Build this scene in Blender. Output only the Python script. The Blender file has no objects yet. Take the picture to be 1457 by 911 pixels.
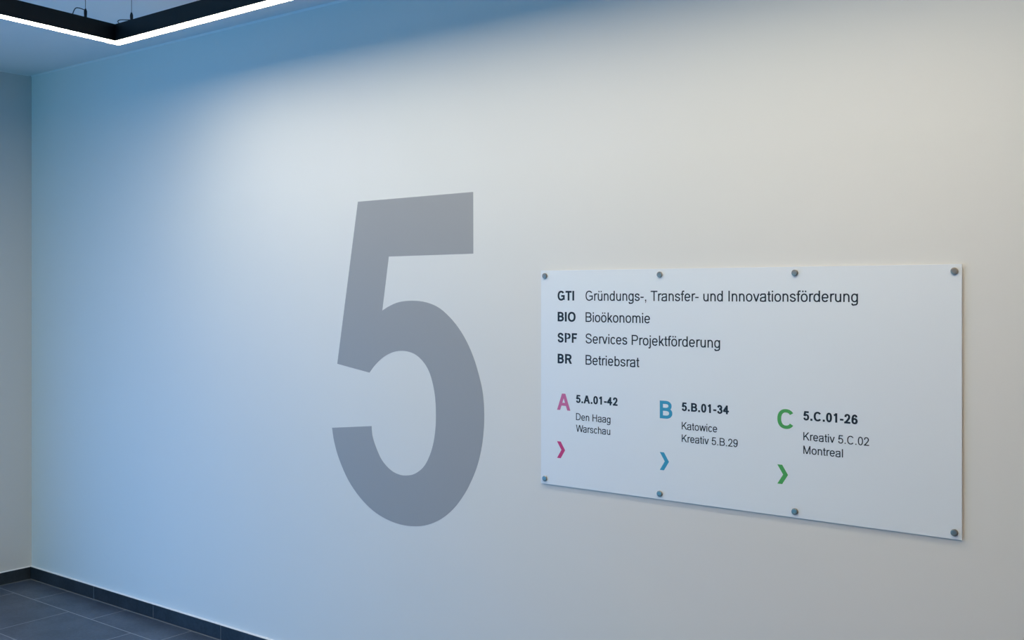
import bpy, bmesh, math, random
from mathutils import Vector

# ------------------------------------------------------------------ camera, light, exposure
sc = bpy.context.scene
COL = sc.collection
PI = math.pi
A = math.atan(1.300)                       # how far the view turns from the wall's own direction
cam_d = bpy.data.cameras.new('camera')
cam_d.sensor_width = 36
cam_d.lens = 36 * 1500 / 1457
cam_d.shift_y = -39 / 1457
cam = bpy.data.objects.new('camera', cam_d)
cam.location = (5.735, -3.041, 1.60)
cam.rotation_euler = (PI / 2, 0, PI / 2 - A)
COL.objects.link(cam)
sc.camera = cam

vs = sc.view_settings
vs.view_transform = 'Standard'
vs.look = 'None'
vs.gamma = 1
vs.use_curve_mapping = False
vs.exposure = 0.0
sc.cycles.use_denoising = True
sc.cycles.max_bounces = 10
sc.cycles.diffuse_bounces = 8

world = bpy.data.worlds.new('sky')
sc.world = world
world.use_nodes = True
bg = world.node_tree.nodes['Background']
bg.inputs[0].default_value = (0.42, 0.62, 0.95, 1)
bg.inputs[1].default_value = 0.6

LAMP_COLOR = (1.0, 0.885, 0.68)
LAMP_STRENGTH = 38.6
FILL_BAR_COLOR = (1.0, 0.54, 0.15)  # unseen lamp bar, added to warm the lower wall
FILL_BAR_STRENGTH = 66.0
SKY_POWER = 42.0 # unseen low window in the rear wall, added for blue light
SIDE_SKY_POWER = 49.0 # unseen low window in the left wall, added for blue light
SKY_COLOR = (0.04, 0.59, 0.97)
SIDE_SKY_COLOR = (0.10, 0.37, 1.0)


def area(name, loc, rot, sx, sy, power, color):
    d = bpy.data.lights.new(name, 'AREA')
    d.shape = 'RECTANGLE'
    d.size, d.size_y = sx, sy
    d.energy = power
    d.color = color
    o = bpy.data.objects.new(name, d)
    o.location = loc
    o.rotation_euler = rot
    COL.objects.link(o)
    return o


ROOM_X, ROOM_Y, ROOM_Z = 9.0, -5.0, 2.815
WIN = (0.2, 3.0, 0.0, 1.2)                # opening of the added window in the rear wall: x0, x1, z0, z1
SIDE = (-3.2, -1.5, 0.0, 1.2)             # opening of the added window in the left wall: y0, y1, z0, z1
# blue daylight added at the two unseen windows, rear and left
area('unseen_window_daylight', ((WIN[0] + WIN[1]) / 2, ROOM_Y + 0.02, (WIN[2] + WIN[3]) / 2), (PI / 2, 0, 0),
     WIN[1] - WIN[0] - 0.1, WIN[3] - WIN[2] - 0.1, SKY_POWER, SKY_COLOR)
area('unseen_side_daylight', (0.02, (SIDE[0] + SIDE[1]) / 2, (SIDE[2] + SIDE[3]) / 2), (0, -PI / 2, 0),
     SIDE[3] - SIDE[2] - 0.1, SIDE[1] - SIDE[0] - 0.1, SIDE_SKY_POWER, SIDE_SKY_COLOR)


# ------------------------------------------------------------------ materials
def mat(name, color, rough=0.5, metal=0.0, spec=0.5, emit=None, strength=0.0):
    m = bpy.data.materials.new(name)
    m.use_nodes = True
    b = m.node_tree.nodes['Principled BSDF']
    b.inputs['Base Color'].default_value = (*color, 1)
    b.inputs['Roughness'].default_value = rough
    b.inputs['Metallic'].default_value = metal
    b.inputs['Specular IOR Level'].default_value = spec
    if emit:
        b.inputs['Emission Color'].default_value = (*emit, 1)
        b.inputs['Emission Strength'].default_value = strength
    return m


def nodes_of(m):
    nt = m.node_tree
    return nt, nt.nodes, nt.links, nt.nodes['Principled BSDF']


def plaster(name, color, bump=0.05):
    m = mat(name, color, 0.85, 0, 0.25)
    nt, N, L, b = nodes_of(m)
    tc = N.new('ShaderNodeTexCoord')
    n1 = N.new('ShaderNodeTexNoise'); n1.inputs['Scale'].default_value = 160; n1.inputs['Detail'].default_value = 4
    n2 = N.new('ShaderNodeTexNoise'); n2.inputs['Scale'].default_value = 1.3; n2.inputs['Detail'].default_value = 3
    L.new(tc.outputs['Object'], n1.inputs['Vector']); L.new(tc.outputs['Object'], n2.inputs['Vector'])
    bp = N.new('ShaderNodeBump'); bp.inputs['Strength'].default_value = bump; bp.inputs['Distance'].default_value = 0.002
    L.new(n1.outputs['Fac'], bp.inputs['Height']); L.new(bp.outputs['Normal'], b.inputs['Normal'])
    r = N.new('ShaderNodeValToRGB')
    r.color_ramp.elements[0].position = 0.3; r.color_ramp.elements[1].position = 0.7
    r.color_ramp.elements[0].color = (*[c * 0.985 for c in color], 1)
    r.color_ramp.elements[1].color = (*color, 1)
    L.new(n2.outputs['Fac'], r.inputs['Fac']); L.new(r.outputs['Color'], b.inputs['Base Color'])
    return m


def stone(name, dark, light, rough, spec=0.5, tiles=False):
    """dark slate-like stone; with tiles=True the floor's joints run as procedural lines"""
    m = mat(name, dark, rough, 0, spec)
    nt, N, L, b = nodes_of(m)
    tc = N.new('ShaderNodeTexCoord')
    n1 = N.new('ShaderNodeTexNoise'); n1.inputs['Scale'].default_value = 55; n1.inputs['Detail'].default_value = 8
    n1.inputs['Roughness'].default_value = 0.7
    n2 = N.new('ShaderNodeTexNoise'); n2.inputs['Scale'].default_value = 6; n2.inputs['Detail'].default_value = 5
    L.new(tc.outputs['Object'], n1.inputs['Vector']); L.new(tc.outputs['Object'], n2.inputs['Vector'])
    mx = N.new('ShaderNodeMath'); mx.operation = 'ADD'
    L.new(n1.outputs['Fac'], mx.inputs[0]); L.new(n2.outputs['Fac'], mx.inputs[1])
    r = N.new('ShaderNodeValToRGB')
    r.color_ramp.elements[0].position = 0.40; r.color_ramp.elements[1].position = 0.62
    r.color_ramp.elements[0].color = (*dark, 1); r.color_ramp.elements[1].color = (*light, 1)
    hf = N.new('ShaderNodeMath'); hf.operation = 'MULTIPLY'; hf.inputs[1].default_value = 0.5
    L.new(mx.outputs[0], hf.inputs[0]); L.new(hf.outputs[0], r.inputs['Fac'])
    # pale mineral flecks
    v = N.new('ShaderNodeTexVoronoi'); v.inputs['Scale'].default_value = 9; L.new(tc.outputs['Object'], v.inputs['Vector'])
    lt = N.new('ShaderNodeMath'); lt.operation = 'LESS_THAN'; lt.inputs[1].default_value = 0.045
    L.new(v.outputs['Distance'], lt.inputs[0])
    fl = N.new('ShaderNodeMixRGB'); fl.inputs['Color2'].default_value = (0.22, 0.23, 0.24, 1)
    fm = N.new('ShaderNodeMath'); fm.operation = 'MULTIPLY'; fm.inputs[1].default_value = 0.35
    L.new(lt.outputs[0], fm.inputs[0]); L.new(fm.outputs[0], fl.inputs['Fac']); L.new(r.outputs['Color'], fl.inputs['Color1'])
    bp = N.new('ShaderNodeBump'); bp.inputs['Strength'].default_value = 0.15; bp.inputs['Distance'].default_value = 0.002
    L.new(n1.outputs['Fac'], bp.inputs['Height']); L.new(bp.outputs['Normal'], b.inputs['Normal'])
    if not tiles:
        L.new(fl.outputs['Color'], b.inputs['Base Color'])
        return m
    mp = N.new('ShaderNodeMapping')
    mp.vector_type = 'TEXTURE'
    mp.inputs['Location'].default_value = TILE_LOC
    L.new(tc.outputs['Object'], mp.inputs['Vector'])
    br = N.new('ShaderNodeTexBrick')
    br.offset = 0.63; br.offset_frequency = 2
    br.inputs['Scale'].default_value = 1.0
    br.inputs['Mortar Size'].default_value = 0.0022
    br.inputs['Mortar Smooth'].default_value = 0.2
    br.inputs['Brick Width'].default_value = 0.5425
    br.inputs['Row Height'].default_value = 0.378
    br.inputs['Bias'].default_value = 0
    br.inputs['Color1'].default_value = (0.92, 0.92, 0.92, 1)
    br.inputs['Color2'].default_value = (1.06, 1.06, 1.06, 1)
    L.new(mp.outputs['Vector'], br.inputs['Vector'])
    tint = N.new('ShaderNodeMixRGB'); tint.blend_type = 'MULTIPLY'; tint.inputs['Fac'].default_value = 1
    L.new(fl.outputs['Color'], tint.inputs['Color1']); L.new(br.outputs['Color'], tint.inputs['Color2'])
    jn = N.new('ShaderNodeMixRGB'); jn.inputs['Color2'].default_value = (0.34, 0.37, 0.41, 1)
    L.new(br.outputs['Fac'], jn.inputs['Fac']); L.new(tint.outputs['Color'], jn.inputs['Color1'])
    L.new(jn.outputs['Color'], b.inputs['Base Color'])
    return m


TILE_LOC = (0.211 - 0.5425 * 3, -0.207 - 0.378 * 40, 0)
M = {
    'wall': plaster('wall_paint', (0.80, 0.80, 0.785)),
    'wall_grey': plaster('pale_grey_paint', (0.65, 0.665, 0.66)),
    'wall_dark': plaster('dark_grey_paint', (0.25, 0.25, 0.25)),
    'ceiling': plaster('ceiling_paint', (0.78, 0.79, 0.79), 0.02),
    'floor': stone('slate_floor_tiles', (0.046, 0.064, 0.098), (0.086, 0.113, 0.158), 0.40, 0.5, True),
    'skirting': stone('slate_skirting', (0.012, 0.018, 0.024), (0.030, 0.042, 0.055), 0.45),
    'joint': mat('grey_joint', (0.20, 0.21, 0.22), 0.8),
    'sealant': mat('pale_sealant', (0.82, 0.83, 0.83), 0.5),
    'grey': mat('grey_vinyl', (0.365, 0.372, 0.385), 0.6, 0, 0.3),
    'panel': mat('white_acrylic', (0.83, 0.885, 0.95), 0.45, 0, 0.5),
    'steel': mat('brushed_steel', (0.33, 0.31, 0.295), 0.42, 1.0),
    'ink': mat('dark_print', (0.013, 0.021, 0.036), 0.5, 0, 0.3),
    'pink_pale': mat('pink_print', (0.62, 0.16, 0.36), 0.5, 0, 0.3),
    'pink': mat('magenta_print', (0.62, 0.055, 0.22), 0.5, 0, 0.3),
    'blue': mat('blue_print', (0.05, 0.35, 0.57), 0.5, 0, 0.3),
    'green': mat('green_print', (0.08, 0.41, 0.11), 0.5, 0, 0.3),
    'black': mat('black_aluminium', (0.006, 0.007, 0.008), 0.5, 0, 0.4),
    'cable': mat('dark_cable', (0.02, 0.025, 0.03), 0.5),
    'diffuser': mat('opal_diffuser', (0.9, 0.9, 0.9), 0.5, 0, 0.3, LAMP_COLOR, LAMP_STRENGTH),
    'fill_bar_diffuser': mat('fill_bar_opal', (0.9, 0.9, 0.9), 0.5, 0, 0.3, FILL_BAR_COLOR, FILL_BAR_STRENGTH),  # glow of the added fill lamp
    'frame': mat('grey_window_frame', (0.10, 0.105, 0.11), 0.45),
}


# ------------------------------------------------------------------ mesh helpers
def obj(name, bm, m, parent=None, smooth=False):
    bmesh.ops.recalc_face_normals(bm, faces=bm.faces)
    me = bpy.data.meshes.new(name)
    bm.to_mesh(me); bm.free()
    for p in me.polygons:
        p.use_smooth = smooth
    me.materials.append(m)
    o = bpy.data.objects.new(name, me)
    COL.objects.link(o)
    if parent:
        o.parent = parent
        o.matrix_parent_inverse = parent.matrix_basis.inverted()
    return o


def tag(o, label, cat, group=None):
    o['label'] = label; o['category'] = cat
    if group: o['group'] = group
    return o


def struct(name, bm, m, parent=None):
    o = obj(name, bm, m, parent)
    o['kind'] = 'structure'
    return o


def thing(name, label, cat, loc):
    o = bpy.data.objects.new(name, None)
    o.empty_display_size = 0.1
    o.location = loc
    COL.objects.link(o)
    return tag(o, label, cat)


def add_box(bm, x0, x1, y0, y1, z0, z1):
    v = [bm.verts.new((x, y, z)) for z in (z0, z1) for x, y in ((x0, y0), (x1, y0), (x1, y1), (x0, y1))]
    for f in ((0, 1, 2, 3), (4, 5, 6, 7), (0, 1, 5, 4), (1, 2, 6, 5), (2, 3, 7, 6), (3, 0, 4, 7)):
        bm.faces.new([v[i] for i in f])


def box(x0, x1, y0, y1, z0, z1, bev=0):
    bm = bmesh.new()
    add_box(bm, x0, x1, y0, y1, z0, z1)
    if bev:
        bmesh.ops.bevel(bm, geom=bm.edges[:], offset=bev, segments=2, affect='EDGES', profile=0.5)
    return bm


def add_prism(bm, pts, z0, z1):
    """flat polygon (x, y) raised from z0 to z1"""
    a = [bm.verts.new((x, y, z0)) for x, y in pts]
    b = [bm.verts.new((x, y, z1)) for x, y in pts]
    n = len(pts)
    bm.faces.new(a); bm.faces.new(b)
    for i in range(n):
        bm.faces.new((a[i], a[(i + 1) % n], b[(i + 1) % n], b[i]))


def add_lathe(bm, prof, origin, axis='z', seg=24):
    """profile of (radius, height) turned about an axis: z up, or y (heights run along -y)"""
    rings = []
    ox, oy, oz = origin
    for r, h in prof:
        ring = []
        for k in range(seg):
            a = 2 * PI * k / seg
            c, s = r * math.cos(a), r * math.sin(a)
            ring.append(bm.verts.new((ox + c, oy + s, oz + h) if axis == 'z' else (ox + c, oy - h, oz + s)))
        rings.append(ring)
    for q, w in zip(rings, rings[1:]):
        for k in range(seg):
            bm.faces.new((q[k], q[(k + 1) % seg], w[(k + 1) % seg], w[k]))
    bm.faces.new(rings[0]); bm.faces.new(rings[-1])


def add_tube(bm, pts, r, seg=10):
    pts = [Vector(p) for p in pts]
    rings = []
    for i, p in enumerate(pts):
        t = (pts[min(i + 1, len(pts) - 1)] - pts[max(i - 1, 0)]).normalized()
        u = t.cross(Vector((0, 0, 1)))
        if u.length < 1e-4: u = t.cross(Vector((1, 0, 0)))
        u.normalize(); w = t.cross(u)
        rings.append([bm.verts.new(p + r * (math.cos(2 * PI * k / seg) * u + math.sin(2 * PI * k / seg) * w)) for k in range(seg)])
    for q, w in zip(rings, rings[1:]):
        for k in range(seg):
            bm.faces.new((q[k], q[(k + 1) % seg], w[(k + 1) % seg], w[k]))
    bm.faces.new(rings[0]); bm.faces.new(rings[-1])


def smooth_path(P, n=8, closed=False):
    """Catmull-Rom curve through the points"""
    out = []
    m = len(P)
    rng = range(m) if closed else range(m - 1)
    for i in rng:
        if closed:
            p0, p1, p2, p3 = (P[(i + k) % m] for k in (-1, 0, 1, 2))
        else:
            p1, p2 = P[i], P[i + 1]
            p0 = P[i - 1] if i else tuple(2 * a - b for a, b in zip(p1, p2))
            p3 = P[i + 2] if i + 2 < m else tuple(2 * a - b for a, b in zip(p2, p1))
        for k in range(n):
            t = k / n
            out.append(tuple(0.5 * (2 * b + (c - a) * t + (2 * a - 5 * b + 4 * c - d) * t * t + (3 * b - a - 3 * c + d) * t ** 3)
                             for a, b, c, d in zip(p0, p1, p2, p3)))
    if not closed: out.append(tuple(P[-1]))
    return out


# ------------------------------------------------------------------ the room
T = 0.15
SK = 0.067          # skirting height
struct('floor', box(-T, ROOM_X + T, ROOM_Y - T, T, -0.12, 0), M['floor'])
struct('ceiling', box(-T, ROOM_X + T, ROOM_Y - T, T, ROOM_Z, ROOM_Z + 0.12), M['ceiling'])
struct('wall_front', box(0, ROOM_X, 0, T, 0, ROOM_Z), M['wall'])
bm = bmesh.new()
add_box(bm, -T, 0, SIDE[1], T, 0, ROOM_Z)
add_box(bm, -T, 0, ROOM_Y - T, SIDE[0], 0, ROOM_Z)
add_box(bm, -T, 0, SIDE[0], SIDE[1], SIDE[3], ROOM_Z)
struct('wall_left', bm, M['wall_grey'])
bm = bmesh.new()
for a, b in ((SIDE[0], SIDE[0] + 0.05), (-2.375, -2.325), (SIDE[1] - 0.05, SIDE[1])):
    add_box(bm, -0.08, -0.02, a, b, 0, SIDE[3])
for a, b in ((0, 0.05), (SIDE[3] - 0.05, SIDE[3])):
    for c, d in ((SIDE[0] + 0.05, -2.375), (-2.325, SIDE[1] - 0.05)):
        add_box(bm, -0.08, -0.02, c, d, a, b)
struct('unseen_window_2', bm, M['frame'])  # unseen window, placed and sized for the blue light
struct('wall_right', box(ROOM_X, ROOM_X + T, ROOM_Y - T, T, 0, ROOM_Z), M['wall_dark'])
bm = bmesh.new()
x0, x1, z0, z1 = WIN
add_box(bm, 0, x0, ROOM_Y - T, ROOM_Y, 0, ROOM_Z)
add_box(bm, x1, ROOM_X, ROOM_Y - T, ROOM_Y, 0, ROOM_Z)
add_box(bm, x0, x1, ROOM_Y - T, ROOM_Y, z1, ROOM_Z)
struct('wall_back', bm, M['wall_dark'])
bm = bmesh.new()
for a, b in ((x0, x0 + 0.05), ((x0 + x1) / 2 - 0.025, (x0 + x1) / 2 + 0.025), (x1 - 0.05, x1)):
    add_box(bm, a, b, ROOM_Y - 0.08, ROOM_Y - 0.02, z0, z1)
for a, b in ((z0, z0 + 0.05), (z1 - 0.05, z1)):
    add_box(bm, x0 + 0.05, x1 - 0.05, ROOM_Y - 0.08, ROOM_Y - 0.02, a, b)
struct('unseen_window_1', bm, M['frame'])  # unseen window, added to carry the rear blue light


# skirting of stone strips: each strip a little apart from the next, the joints filled
def skirting(name, joints, y_axis=False):
    bm = bmesh.new()
    g = 0.0012
    for a, b in zip(joints, joints[1:]):
        if y_axis: add_box(bm, 0, 0.012, -b + g, -a - g, 0, SK)
        else: add_box(bm, a + g, b - g, -0.012, 0, 0, SK)
    bmesh.ops.bevel(bm, geom=bm.edges[:], offset=0.0012, segments=1, affect='EDGES')
    s = struct(name, bm, M['skirting'])
    bm = bmesh.new()
    L0, L1 = joints[0], joints[-1]
    for j in joints[1:-1]:
        if y_axis: add_box(bm, 0.0005, 0.0116, -j - g, -j + g, 0.0005, SK - 0.0006)
        else: add_box(bm, j - g, j + g, -0.0116, -0.0005, 0.0005, SK - 0.0006)
    # pale bead along the top edge and grey grout at the foot
    obj('joint_filler', bm, M['joint'], s)
    bm = bmesh.new()
    prof = [(0, SK), (0.0105, SK), (0.0085, SK + 0.0015), (0.004, SK + 0.0028), (0, SK + 0.0035)]
    ends = []
    for q in (L0, L1):
        ends.append([bm.verts.new((p, -q, z) if y_axis else (q, -p, z)) for p, z in prof])
    bm.faces.new(ends[0]); bm.faces.new(ends[1])
    for i in range(len(prof)):
        k = (i + 1) % len(prof)
        bm.faces.new((ends[0][i], ends[0][k], ends[1][k], ends[1][i]))
    obj('sealant_bead', bm, M['sealant'], s)
    bm = bmesh.new()
    if y_axis: add_box(bm, 0.0121, 0.018, -L1, -L0, 0, 0.0012)
    else: add_box(bm, L0, L1, -0.018, -0.0121, 0, 0.0012)
    obj('grout_line', bm, M['joint'], s)


skirting('baseboard_front', [0.0] + [0.650 + 0.531 * k for k in range(15)] + [ROOM_X])
skirting('baseboard_left', [0.013, 0.24] + [0.24 + 0.531 * k for k in range(1, 3)] + [1.49], True)

# narrow pale bead where the ceiling meets the walls
bm = bmesh.new()
for pts in ([(0, 0), (0.008, 0), (0, -0.008)],):
    e = [[bm.verts.new((x, -p, ROOM_Z + z)) for p, z in pts] for x in (0.0, ROOM_X)]
    bm.faces.new(e[0]); bm.faces.new(e[1])
    for i in range(3):
        k = (i + 1) % 3
        bm.faces.new((e[0][i], e[0][k], e[1][k], e[1][i]))
struct('trim_1', bm, M['sealant'])
bm = bmesh.new()
pts = [(0, 0), (0.005, 0), (0, -0.005)]
e = [[bm.verts.new((p, y, ROOM_Z + z)) for p, z in pts] for y in (-0.012, ROOM_Y)]
bm.faces.new(e[0]); bm.faces.new(e[1])
for i in range(3):
    k = (i + 1) % 3
    bm.faces.new((e[0][i], e[0][k], e[1][k], e[1][i]))
struct('trim_2', bm, M['sealant'])


# ------------------------------------------------------------------ the big figure on the wall
# outline of the vinyl figure in the wall's own plane: read off the photograph's 1457 x 911 frame and put on the wall
def wall_xz(px, py, off=0.0):
    f, cx, hy = 1500, 728.5, 416.5
    u = (px - cx) / f
    dx = math.sin(A) * u - math.cos(A)
    dy = math.cos(A) * u + math.sin(A)
    t = (3.041 - off) / dy
    return cam.location.x + dx * t, 1.6 - (py - hy) / f * t


outer = [(543.9, 442.2), (554, 435.8), (568, 430), (587, 428), (607, 430.5), (626, 439), (644.5, 456.5), (660.8, 480), (673.5, 508),
         (682.5, 538), (687.3, 562), (689, 590), (688.2, 612), (685.6, 635), (680, 660), (671.8, 682), (661, 703), (645, 724.5),
         (627, 739), (608, 747), (590, 749), (570, 746.5), (549, 738.5), (530, 726), (512, 707.5), (495.5, 683), (482.5, 653), (475.5, 628), (472.6, 608.9)]
inner = [(528.8, 606.5), (530, 620), (534.5, 635), (543.5, 655), (556, 669), (568, 675.5), (578.5, 676.8), (590, 674.5), (602, 665.5),
         (610, 652), (616, 634), (619.5, 612), (620.3, 588), (618.8, 562), (613.5, 537), (606, 520), (594.5, 507), (583, 501), (570, 499.3),
         (557, 502), (544, 509.5), (533, 520.5), (525.8, 530.4)]
P5 = [(673.3, 273.2), (509.3, 287.2), (480, 517.8)]
poly = P5 + list(reversed(smooth_path(inner, 4))) + list(reversed(smooth_path(outer, 4))) + [(553.2, 365.1), (673.4, 361)]
bm = bmesh.new()
add_prism(bm, [(p[0], -p[1]) for p in [wall_xz(*q) for q in poly]], 0, 0.0006)
# lay the prism against the wall: (x, -z, h) -> (x, -h, z)
for v in bm.verts:
    x, mz, h = v.co
    v.co = (x, -h, -mz)
fig = obj('wall_number', bm, M['grey'])
tag(fig, 'huge grey numeral 5 stuck on the pale wall left of the sign', 'number')


# ------------------------------------------------------------------ lettering
def arc(x0, y0, x1, y1, a0, a1, n=28, e=2.25):
    cx, cy, rx, ry = (x0 + x1) / 2, (y0 + y1) / 2, (x1 - x0) / 2, (y1 - y0) / 2
    out = []
    for k in range(n + 1):
        a = math.radians(a0 + (a1 - a0) * k / n)
        c, s = math.cos(a), math.sin(a)
        out.append((cx + rx * math.copysign(abs(c) ** (2 / e), c), cy + ry * math.copysign(abs(s) ** (2 / e), s)))
    return out


def glyph(ch, wx, wy, bold=False):
    """strokes of one grotesque letter: (list of (kind, points)), advance; 716 units tall capitals"""
    hx, hy = wx / 2, wy / 2
    S = []

    def line(*p): S.append(('s', list(p)))
    def path(p): S.append(('s', p))
    def ring(x0, y0, x1, y1):
        S.append(('c', arc(x0 + hx, y0 + hy, x1 - hx, y1 - hy, 0, 360, 40)[:-1]))
    def diag(xa, ya, xb, yb, k=1.08):
        d = hx * k
        S.append(('p', [(xa - d, ya), (xa + d, ya), (xb + d, yb), (xb - d, yb)]))
    def rect(x0, y0, x1, y1): S.append(('p', [(x0, y0), (x1, y0), (x1, y1), (x0, y1)]))
    def unit(pts, x0, y0, x1, y1):
        return [(x0 + hx + u * (x1 - x0 - wx), y0 + hy + v * (y1 - y0 - wy)) for u, v in pts]
    SS = [(0.96, .745), (0.85, .92), (.5, 1), (.15, .92), (.03, .76), (.13, .61), (.5, .51), (.87, .41), (1, .25), (.86, .075), (.5, 0), (.13, .08), (0, .27)]
    C, X = 716, 519
    dw = max(wx, 90)
    if ch == ' ': return S, 278
    if ch == '.': rect(139 - dw / 2, 0, 139 + dw / 2, dw); return S, 278
    if ch == ',':
        rect(139 - dw / 2, 0, 139 + dw / 2, dw)
        S.append(('p', [(139 + dw / 2, 0), (139 - 5, 0), (120, -75), (100, -110), (125, -145), (165, -105)])); return S, 278
    if ch == '-': rect(30, 258 - hy, 303, 258 + hy); return S, 333
    if ch == 'I': line((139, 0), (139, C)); return S, 278
    if ch == 'T': line((305, 0), (305, C - hy)); rect(21, C - wy, 590, C); return S, 611
    if ch == 'F':
        line((78 + hx, 0), (78 + hx, C)); rect(78 + hx, C - wy, 566, C); rect(78 + hx, 362 - hy, 512, 362 + hy); return S, 611
    if ch == 'H':
        line((80 + hx, 0), (80 + hx, C)); line((642 - hx, 0), (642 - hx, C)); rect(80 + hx, 378 - hy, 642 - hx, 378 + hy); return S, 722
    if ch == 'B':
        b = 374
        rect(73, 0, 73 + wx, C)
        path([(73 + hx, C - hy), (360, C - hy)] + arc(130, b, 600 - hx, C - hy, 90, -90, 20)[1:-1] + [(360, b), (73 + hx, b)])
        path([(73 + hx, b), (370, b)] + arc(120, hy, 630 - hx, b, 90, -90, 20)[1:-1] + [(370, hy), (73 + hx, hy)])
        return S, 667
    if ch in 'PR':
        b = 328 if ch == 'P' else 352
        rect(76, 0, 76 + wx, C)
        path([(76 + hx, C - hy), (400, C - hy)] + arc(170, b, (622 if ch == 'P' else 650) - hx, C - hy, 90, -90, 20)[1:-1] + [(400, b), (76 + hx, b)])
        if ch == 'R':
            diag(648 - hx * 0.6, 0, 400, b, 1.15)
            return S, 722
        return S, 667
    if ch == 'D':
        rect(79, 0, 79 + wx, C)
        path([(79 + hx, C - hy), (320, C - hy)] + arc(-30, hy, 672 - hx, C - hy, 90, -90, 28)[1:-1] + [(320, hy), (79 + hx, hy)])
        return S, 722
    if ch == 'A':
        diag(2 + hx * 1.08, 0, 333 - hx * 0.1, C); diag(666 - hx * 1.08, 0, 333 + hx * 0.1, C)
        rect(150, 255 - hy, 520, 255 + hy); return S, 667 + (30 if bold else 0)
    if ch == 'K':
        rect(73, 0, 73 + wx, C); diag(73 + wx * 0.9, 262, 580, C, 1.35); diag(620, 0, 290, 430, 1.3); return S, 667
    if ch == 'M':
        rect(74, 0, 74 + wx, C); rect(759 - wx, 0, 759, C)
        diag(417 - hx * 0.15, 0, 74 + hx * 1.05, C, 1.05); diag(417 + hx * 0.15, 0, 759 - hx * 1.05, C, 1.05); return S, 833
    if ch == 'W':
        diag(240, 0, 12 + hx, C); diag(240, 0, 472 - hx * 0.1, C); diag(704, 0, 472 + hx * 0.1, C); diag(704, 0, 932 - hx, C); return S, 944
    if ch == 'O': ring(46, -12, 733, 728); return S, 778
    if ch == 'C': path(arc(48 + hx, -12 + hy, 688 - hx, 728 - hy, 37, 323, 36)); return S, 722
    if ch == 'G':
        x = 716 - hx
        path(arc(50 + hx, -12 + hy, 716 - hx, 728 - hy, 37, 310, 36) + [(x, 118), (x, 358 + hy * 0.2)])
        rect(392, 336 - hy, 716, 336 + hy); return S, 778
    if ch == 'S': path(smooth_path(unit(SS, 46, -12, 622, 728))); return S, 667
    if ch == '0': ring(42, -11, 514, 722); return S, 556
    if ch == '1':
        x = 372 - hx; rect(x - hx, 0, x + hx, C)
        path(smooth_path([(109, 540), (200, 585), (280, 660), (x - hx * 0.2, C - 4)], 5)); return S, 556
    if ch == '2':
        p = smooth_path(unit([(0.03, .70), (.13, .91), (.48, 1), (.86, .91), (.96, .72), (.86, .53), (.5, .27), (.17, .08)], 36, 0, 508, 728))
        path(p + [(36 + wx * 0.75, hy)]); rect(30, 0, 508, wy); return S, 556
    if ch == '3':
        path(smooth_path(unit([(0.02, .76), (.14, .93), (.46, 1), (.8, .92), (.93, .765), (.8, .6), (.36, .54)], 42, -12, 515, 722)))
        path(smooth_path(unit([(.36, .54), (.82, .47), (1, .28), (.86, .08), (.47, 0), (.13, .07), (0, .25)], 42, -12, 515, 722))); return S, 556
    if ch == '4':
        x = 425 - hx; rect(x - hx, 0, x + hx, C); rect(14, 168, 522, 168 + wy)
        S.append(('p', [(14, 168 + wy * 0.2), (14, 168 + wy), (x - hx * 0.6, C), (x + hx * 0.4, C), (x + hx * 0.2, C - wx * 1.35), (14 + wx * 1.05, 168 + wy * 0.6)]))
        return S, 556
    if ch == '5':
        path(unit([(0.06, .455), (.22, .585), (.5, .635)], 36, -12, 515, 716)[:0] + smooth_path(unit([(.05, .46), (.22, .585), (.5, .635), (.87, .54), (1, .315), (.86, .085), (.47, 0), (.13, .07), (0, .25)], 36, -12, 515, 716)))
        rect(118, C - wy, 480, C)
        S.append(('p', [(112, C), (112 + wx * 0.95, C), (52 + wx * 1.0, 330), (46, 345)])); return S, 556
    if ch in '69':
        a = smooth_path(unit([(.96, .76), (.84, .93), (.54, 1), (.2, .89), (.03, .62), (0, .36)], 38, -12, 514, 722))
        b = arc(38 + hx, -12 + hy, 514 - hx, 455 - hy, 0, 360, 36)[:-1]
        if ch == '9':
            a = [(552 - x, 710 - y) for x, y in a]; b = [(552 - x, 710 - y) for x, y in b]
        path(a); S.append(('c', b)); return S, 556
    # small letters
    if ch in 'oö':
        ring(33, -12, 521, 531)
        if ch == 'ö': rect(135, 616, 225, 716); rect(330, 616, 420, 716)
        return S, 556
    if ch in 'bdg':
        if ch == 'b': rect(65, 0, 65 + wx, C); ring(65, -12, 519, 531)
        if ch == 'd': rect(490 - wx, 0, 490, C); ring(34, -12, 490, 531)
        if ch == 'g':
            ring(34, -12, 490, 531); x = 490 - hx
            path([(x, X), (x, 60), (x, 0), (x - 4, -60)] + smooth_path([(x - 14, -95), (x - 70, -150), (265, -210 + hy), (140, -175), (85, -80)], 6)); 
        return S, 556
    if ch == 'c': path(arc(39 + hx, -12 + hy, 488 - hx, 531 - hy, 35, 325)); return S, 500
    if ch == 'e':
        path([(38 + hx, 262), (300, 262), (517 - hx, 262)])
        path(arc(38 + hx, -12 + hy, 517 - hx, 531 - hy, 0, 325, 32)); return S, 556
    if ch == 'a':
        x = 478 - hx
        path(smooth_path([(68, 368), (125, 470), (268, 531 - hy), (405, 485), (x, 385)], 6) + [(x, 250), (x, 120), (x + 8, 45), (x + 26, 0)])
        path(smooth_path([(x, 308), (360, 285), (200, 262), (100, 220), (36 + hx, 145), (75, 60), (185, -12 + hy), (335, 25), (425, 100), (x, 200)], 6)); return S, 556
    if ch == 's': path(smooth_path(unit(SS, 30, -12, 464, 531))); return S, 500
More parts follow.
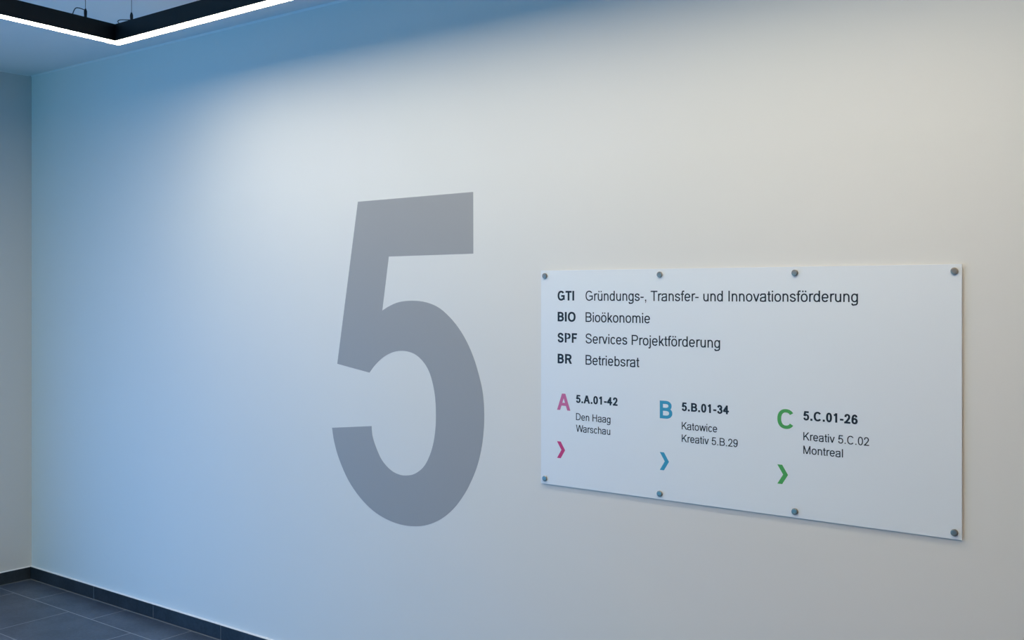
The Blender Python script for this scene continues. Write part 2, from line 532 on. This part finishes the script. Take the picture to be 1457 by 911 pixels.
    if ch in 'nh':
        rect(66, 0, 66 + wx, X if ch == 'n' else C); x = 489 - hx
        path(arc(66 + hx, 100, x, 531 - hy, 165, 0, 20) + [(x, 160), (x, 0)]); return S, 556
    if ch in 'uü':
        x = 489 - hx; rect(489 - wx, 0, 489, X)
        path([(66 + hx, X), (66 + hx, 330)] + arc(66 + hx, -12 + hy, x, 415, 180, 345, 20))
        if ch == 'ü': rect(130, 616, 220, 716); rect(325, 616, 415, 716)
        return S, 556
    if ch == 'm':
        rect(66, 0, 66 + wx, X)
        xm, xr = 416, 768 - hx
        path(arc(66 + hx, 120, xm, 531 - hy, 165, 0, 18) + [(xm, 160), (xm, 0)])
        path(arc(xm, 120, xr, 531 - hy, 165, 0, 18) + [(xr, 160), (xr, 0)]); return S, 833
    if ch == 'r':
        rect(66, 0, 66 + wx, X)
        path(smooth_path([(66 + hx, 250), (66 + hx + 18, 390), (200, 480), (270, 527 - hy), (350, 505)], 6)); return S, 333
    if ch == 'i': rect(111 - hx, 0, 111 + hx, X); rect(111 - hx, 616, 111 + hx, C); return S, 222
    if ch == 'l': rect(111 - hx, 0, 111 + hx, C); return S, 222
    if ch == 'j':
        rect(111 - hx, 616, 111 + hx, C); x = 111
        path([(x, X), (x, -80)] + smooth_path([(x - 6, -130), (x - 50, -210 + hy), (-40, -200 + hy)], 5)[1:]); return S, 222
    if ch == 't':
        x = 132; path([(x, 670), (x, 130)] + smooth_path([(x + 4, 80), (x + 40, hy), (262, 2 + hy)], 5)); rect(16, X - wy, 258, X); return S, 278
    if ch == 'f':
        x = 138; path([(x, 0), (x, 580)] + smooth_path([(x + 4, 620), (x + 50, 724 - hy), (300, 722 - hy)], 5)); rect(10, X - wy, 262, X); return S, 278
    if ch == 'v': diag(250, 0, 10 + hx, X); diag(250, 0, 490 - hx, X); return S, 500
    if ch == 'w':
        diag(195, 0, 5 + hx, X); diag(195, 0, 361 - hx * 0.1, X); diag(527, 0, 361 + hx * 0.1, X); diag(527, 0, 717 - hx, X); return S, 722
    if ch == 'k':
        rect(66, 0, 66 + wx, C); diag(66 + wx * 0.9, 190, 415, X, 1.35); diag(445, 0, 205, 330, 1.25); return S, 500
    raise ValueError(ch)


def ribbon(pts, wx, wy, closed):
    """left and right edges of a stroke drawn with a flat-ended pen"""
    clean = [pts[0]]
    for p in pts[1:]:
        if math.hypot(p[0] - clean[-1][0], p[1] - clean[-1][1]) > 1.0: clean.append(p)
    pts = clean
    n = len(pts)
    Lf, Rt = [], []
    for i, p in enumerate(pts):
        a = pts[i - 1] if (i or closed) else None
        b = pts[(i + 1) % n] if (i < n - 1 or closed) else None
        d = []
        for q, s in ((a, -1), (b, 1)):
            if q is None: continue
            vx, vy = s * (q[0] - p[0]), s * (q[1] - p[1])
            l = math.hypot(vx, vy)
            d.append((vx / l, vy / l))
        tx, ty = sum(v[0] for v in d), sum(v[1] for v in d)
        l = math.hypot(tx, ty) or 1
        nx, ny = -ty / l, tx / l
        k = 1.0
        if len(d) == 2:
            c = abs(nx * -d[0][1] + ny * d[0][0])
            k = min(1 / max(c, 0.3), 1.6)
        ox, oy = nx * wx / 2 * k, ny * wy / 2 * k
        Lf.append((p[0] + ox, p[1] + oy)); Rt.append((p[0] - ox, p[1] - oy))
    return Lf, Rt


FACE = 0.0075      # the panel's face stands this far in front of the wall
KERN = {'Tr': -35, 'Ka': -10, 'Wa': -45, 'P.': -60, 'ar': 0, 'f-': 0, 'r-': -10, 's-': 0}


def lettering(name, text, X0, X1, Z, cap, m, parent, bold=False, label=None, thick=None):
    """one printed line from X0 to X1 on the panel, baseline at Z"""
    wx, wy = thick if thick else ((160, 134) if bold else (97, 84))
    pen = 0.0
    shapes = []
    for i, ch in enumerate(text):
        if i and text[i - 1:i + 1] in KERN: pen += KERN[text[i - 1:i + 1]]
        S, adv = glyph(ch, wx, wy, bold)
        for kind, pts in S:
            if kind == 'p':
                shapes.append(('p', [(x + pen, y) for x, y in pts], None))
            else:
                l, r = ribbon(pts, wx, wy, kind == 'c')
                shapes.append((kind, [(x + pen, y) for x, y in l], [(x + pen, y) for x, y in r]))
        pen += adv
    xs = [p[0] for s in shapes for q in s[1:] if q for p in q]
    lo, hi = min(xs), max(xs)
    sx, sz = (X1 - X0) / (hi - lo), cap / 716
    bm = bmesh.new()
    for i, (kind, a, b) in enumerate(shapes):
        h = 0.00030 + 0.00003 * (i % 7)
        def V(p, y): return bm.verts.new((X0 + (p[0] - lo) * sx, -FACE - y, Z + p[1] * sz))
        if kind == 'p':
            f, g = [V(p, h) for p in a], [V(p, 0) for p in a]
            bm.faces.new(f)
            for k in range(len(f)):
                q = (k + 1) % len(f)
                bm.faces.new((f[k], f[q], g[q], g[k]))
        else:
            fa, fb, ga, gb = [V(p, h) for p in a], [V(p, h) for p in b], [V(p, 0) for p in a], [V(p, 0) for p in b]
            n = len(a)
            for k in range(n if kind == 'c' else n - 1):
                q = (k + 1) % n
                bm.faces.new((fa[k], fa[q], fb[q], fb[k]))
                bm.faces.new((fa[k], fa[q], ga[q], ga[k]))
                bm.faces.new((fb[k], fb[q], gb[q], gb[k]))
            if kind == 's':
                for k in (0, -1): bm.faces.new((fa[k], fb[k], gb[k], ga[k]))
    o = obj(name, bm, m, parent)
    if label: o['label'] = label
    return o


# ------------------------------------------------------------------ the sign
SX0, SX1, SZ0, SZ1 = 3.5313, 4.9529, 0.9223, 1.6783
sign = thing('directory_sign', 'white wall directory sign with printed department names held by eight steel studs', 'sign',
             ((SX0 + SX1) / 2, 0, SZ0))
bm = box(SX0, SX1, -FACE, -FACE + 0.0032, SZ0, SZ1, 0.0005)
obj('panel', bm, M['panel'], sign)
bolt0 = None
for zz in (1.6592, 0.9414):
    for xx in (3.5494, 4.0132, 4.4760, 4.9338):
        if bolt0 is None:
            bm = bmesh.new()
            R = 0.0098
            add_lathe(bm, [(R - 0.0006, 0), (R, 0.0006), (R, 0.0042), (R - 0.0012, 0.0056), (R * 0.55, 0.0060), (R * 0.5, 0.0054), (0.0012, 0.0054)], (0, -FACE - 0.0002, 0), 'y', 32)
            b = obj('stud_cap', bm, M['steel'], None, False)
            b['label'] = 'steel stud cap'
            bm = bmesh.new()
            add_lathe(bm, [(0.0085, 0.0), (0.0085, FACE - 0.0032)], (0, 0, 0), 'y', 24)
            s = obj('spacer', bm, M['steel'], b)
            bolt0 = (b, s)
        else:
            b = bolt0[0].copy(); COL.objects.link(b)
            s = bolt0[1].copy(); COL.objects.link(s); s.parent = b
        b.parent = sign
        b.location = (xx - (SX0 + SX1) / 2, 0, zz - SZ0)

CAP = 0.0335
for i, (code, cx1, name, nx1) in enumerate((('GTI', 3.6739, 'Gründungs-, Transfer- und Innovationsförderung', 4.6668), ('BIO', 3.6799, 'Bioökonomie', 3.9760),
                                             ('SPF', 3.6859, 'Services Projektförderung', 4.2290), ('BR', 3.6648, 'Betriebsrat', 3.9349))):
    z = 1.5724 - 0.0735 * i
    lettering('department_code', code, 3.6041, cx1, z, CAP, M['ink'], sign, True, 'bold dark letters ' + code)
    lettering('department_name', name, 3.7215, nx1, z, CAP, M['ink'], sign, False, 'dark printed line ' + name)

ZONES = (('A', 3.6016, 3.6578, 'pink_pale', 'pink', 'pink', '5.A.01-42', 3.6819, 3.8505, ('Den Haag', 3.8224), ('Warschau', 3.8214)),
         ('B', 4.0127, 4.0589, 'blue', 'blue', 'blue', '5.B.01-34', 4.0935, 4.2592, ('Katowice', 4.2190), ('Kreativ 5.B.29', 4.2893)),
         ('C', 4.4198, 4.4700, 'green', 'green', 'green', '5.C.01-26', 4.5021, 4.6658, ('Kreativ 5.C.02', 4.6989), ('Montreal', 4.6226)))
for L_, a0, a1, mk, mk2, word, rooms, r0, r1, n1, n2 in ZONES:
    lettering('zone_letter', L_, a0, a1, 1.1884, 0.058, M[mk], sign, True, '%s capital letter %s' % (word, L_), (142, 126))
    lettering('room_range', rooms, r0, r1, 1.2180, 0.0275, M['ink'], sign, True, 'bold dark room numbers ' + rooms)
    lettering('room_name', n1[0], r0, n1[1], 1.1581, 0.0243, M['ink'], sign, False, 'small dark words ' + n1[0])
    lettering('room_name', n2[0], r0, n2[1], 1.1176, 0.0243, M['ink'], sign, False, 'small dark words ' + n2[0])
    # chevron
    w, h, t = 0.034, 0.0585, 0.0155
    zc = 1.0192
    bm = bmesh.new()
    pts = [(a0, 0), (a0 + t, 0), (a0 + w, h / 2), (a0 + t, h), (a0, h), (a0 + w - t, h / 2)]
    for tri in ((0, 1, 2, 5), (5, 2, 3, 4)):
        f = [bm.verts.new((pts[k][0], -FACE - 0.0004, zc + pts[k][1])) for k in tri]
        bm.faces.new(f)
    bmesh.ops.remove_doubles(bm, verts=bm.verts, dist=1e-5)
    r = bmesh.ops.extrude_face_region(bm, geom=bm.faces[:])
    for v in r['geom']:
        if isinstance(v, bmesh.types.BMVert): v.co.y = -FACE
    o = obj('arrow', bm, M[mk2], sign)
    o['label'] = {'pink': 'magenta', 'blue': 'blue', 'green': 'green'}[word] + ' arrow pointing right'

# ------------------------------------------------------------------ the pendant lamp: a rectangle of black profile with a lit underside
ZB, ZT = 2.62, 2.688
CO = Vector((1.799, -0.583))                 # outer corner
WL = 0.053                                   # profile width
U = Vector((1, -0.010)).normalized()         # along the wall
V_ = Vector((0.078, -1)).normalized()        # away from the wall
LR, LL = 3.45, 1.8
lamp = thing('pendant_lamp', 'black angular pendant lamp hung on wires below the ceiling, lit along its underside', 'lamp', (CO.x, CO.y, ZB))


def ring(inset):
    """the four corners of the rectangle, moved inward by inset"""
    return [CO + U * u + V_ * v for u, v in ((inset, inset), (LR - inset, inset), (LR - inset, LL - inset), (inset, LL - inset))]


def add_ring(bm, i0, i1, z0, z1):
    r = [[bm.verts.new((p.x, p.y, z)) for p in ring(i)] for i, z in ((i0, z0), (i0, z1), (i1, z1), (i1, z0))]
    for a, b in zip(r, r[1:] + r[:1]):
        for k in range(4):
            q = (k + 1) % 4
            bm.faces.new((a[k], a[q], b[q], b[k]))


bm = bmesh.new()
# one closed section: top, outer lip and inner lip, open channel below for the diffuser
sec = [(0, ZB), (0, ZT), (WL, ZT), (WL, ZB), (WL - 0.0018, ZB), (WL - 0.0018, ZB + 0.010), (0.0018, ZB + 0.010), (0.0018, ZB)]
r = [[bm.verts.new((p.x, p.y, z)) for p in ring(i)] for i, z in sec]
for a, b in zip(r, r[1:] + r[:1]):
    for k in range(4):
        q = (k + 1) % 4
        bm.faces.new((a[k], a[q], b[q], b[k]))
obj('housing', bm, M['black'], lamp)
bm = bmesh.new()
add_ring(bm, 0.0021, WL - 0.0021, ZB + 0.0002, ZB + 0.0095)
d = obj('diffuser', bm, M['diffuser'], lamp)
d['label'] = 'glowing white diffuser strip'


def hanger(base, loop, lamp=lamp):
    """wire from the ceiling with its grip, and the loose wire end bowing back to the profile"""
    x, y = base
    bm = bmesh.new()
    add_lathe(bm, [(0.0040, 0), (0.0056, 0.004), (0.0056, 0.016), (0.0062, 0.018), (0.0062, 0.030), (0.0040, 0.036), (0.0028, 0.040)], (x, y, ZT), 'z', 16)
    g = obj('wire_grip', bm, M['cable'], lamp, True)
    bm = bmesh.new()
    add_tube(bm, [(x, y, ZT + 0.038), (x, y, ROOM_Z - 0.012)], 0.0011, 8)
    obj('suspension_wire', bm, M['cable'], lamp)
    bm = bmesh.new()
    add_lathe(bm, [(0.016, 0), (0.016, 0.010), (0.012, 0.014)], (x, y, ROOM_Z - 0.014), 'z', 20)
    obj('ceiling_cup', bm, M['black'], lamp)
    if loop:
        bm = bmesh.new()
        add_tube(bm, smooth_path(loop, 8), 0.0019, 8)
        obj('wire_tail', bm, M['cable'], lamp)


def on_left(v, side=0.5): p = CO + V_ * v + U * (WL * side); return p.x, p.y
def on_right(u, side=0.5): p = CO + U * u + V_ * (WL * side); return p.x, p.y


a = on_left(0.172); b = on_left(0.232)
hanger(a, [(a[0], a[1], ZT + 0.034), (a[0], a[1] - 0.030, ZT + 0.037), (b[0], b[1] + 0.012, ZT + 0.028), (b[0], b[1], ZT - 0.002)])
a = on_right(0.132)
hanger(a, [(a[0], a[1], ZT + 0.010), (a[0] - 0.035, a[1], ZT + 0.016), (a[0] - 0.080, a[1], ZT + 0.023), (a[0] - 0.092, a[1] - 0.004, ZT + 0.018),
           (a[0] - 0.075, a[1] - 0.010, ZT + 0.008), (a[0] - 0.062, a[1] - 0.014, ZT - 0.001)])
hanger(on_left(LL - 0.35), None)
hanger(on_right(LR - 0.2), None)

# ------------------------------------------------------------------ an added straight lamp, unseen behind the viewer, for warm fill light
bx0, bx1, by = 3.0, 6.8, -3.2
bar = thing('pendant_lamp', 'added straight black fill lamp bar, unseen behind the viewer, parallel to the sign wall', 'lamp', (bx0, by, ZB))
bm = bmesh.new()
h = WL / 2
sec = [(-h, ZB), (-h, ZT), (h, ZT), (h, ZB), (h - 0.0018, ZB), (h - 0.0018, ZB + 0.010), (-h + 0.0018, ZB + 0.010), (-h + 0.0018, ZB)]
e = [[bm.verts.new((x, by + y, z)) for y, z in sec] for x in (bx0, bx1)]
bm.faces.new(e[0]); bm.faces.new(e[1])
for k in range(8):
    q = (k + 1) % 8
    bm.faces.new((e[0][k], e[0][q], e[1][q], e[1][k]))
obj('housing', bm, M['black'], bar)
bm = bmesh.new()
add_box(bm, bx0 + 0.002, bx1 - 0.002, by - h + 0.0021, by + h - 0.0021, ZB + 0.0002, ZB + 0.0095)
d = obj('diffuser', bm, M['fill_bar_diffuser'], bar)
d['label'] = 'glowing warm diffuser strip of the added fill lamp'
for x in (bx0 + 0.3, (bx0 + bx1) / 2, bx1 - 0.3):
    hanger((x, by), None, bar)
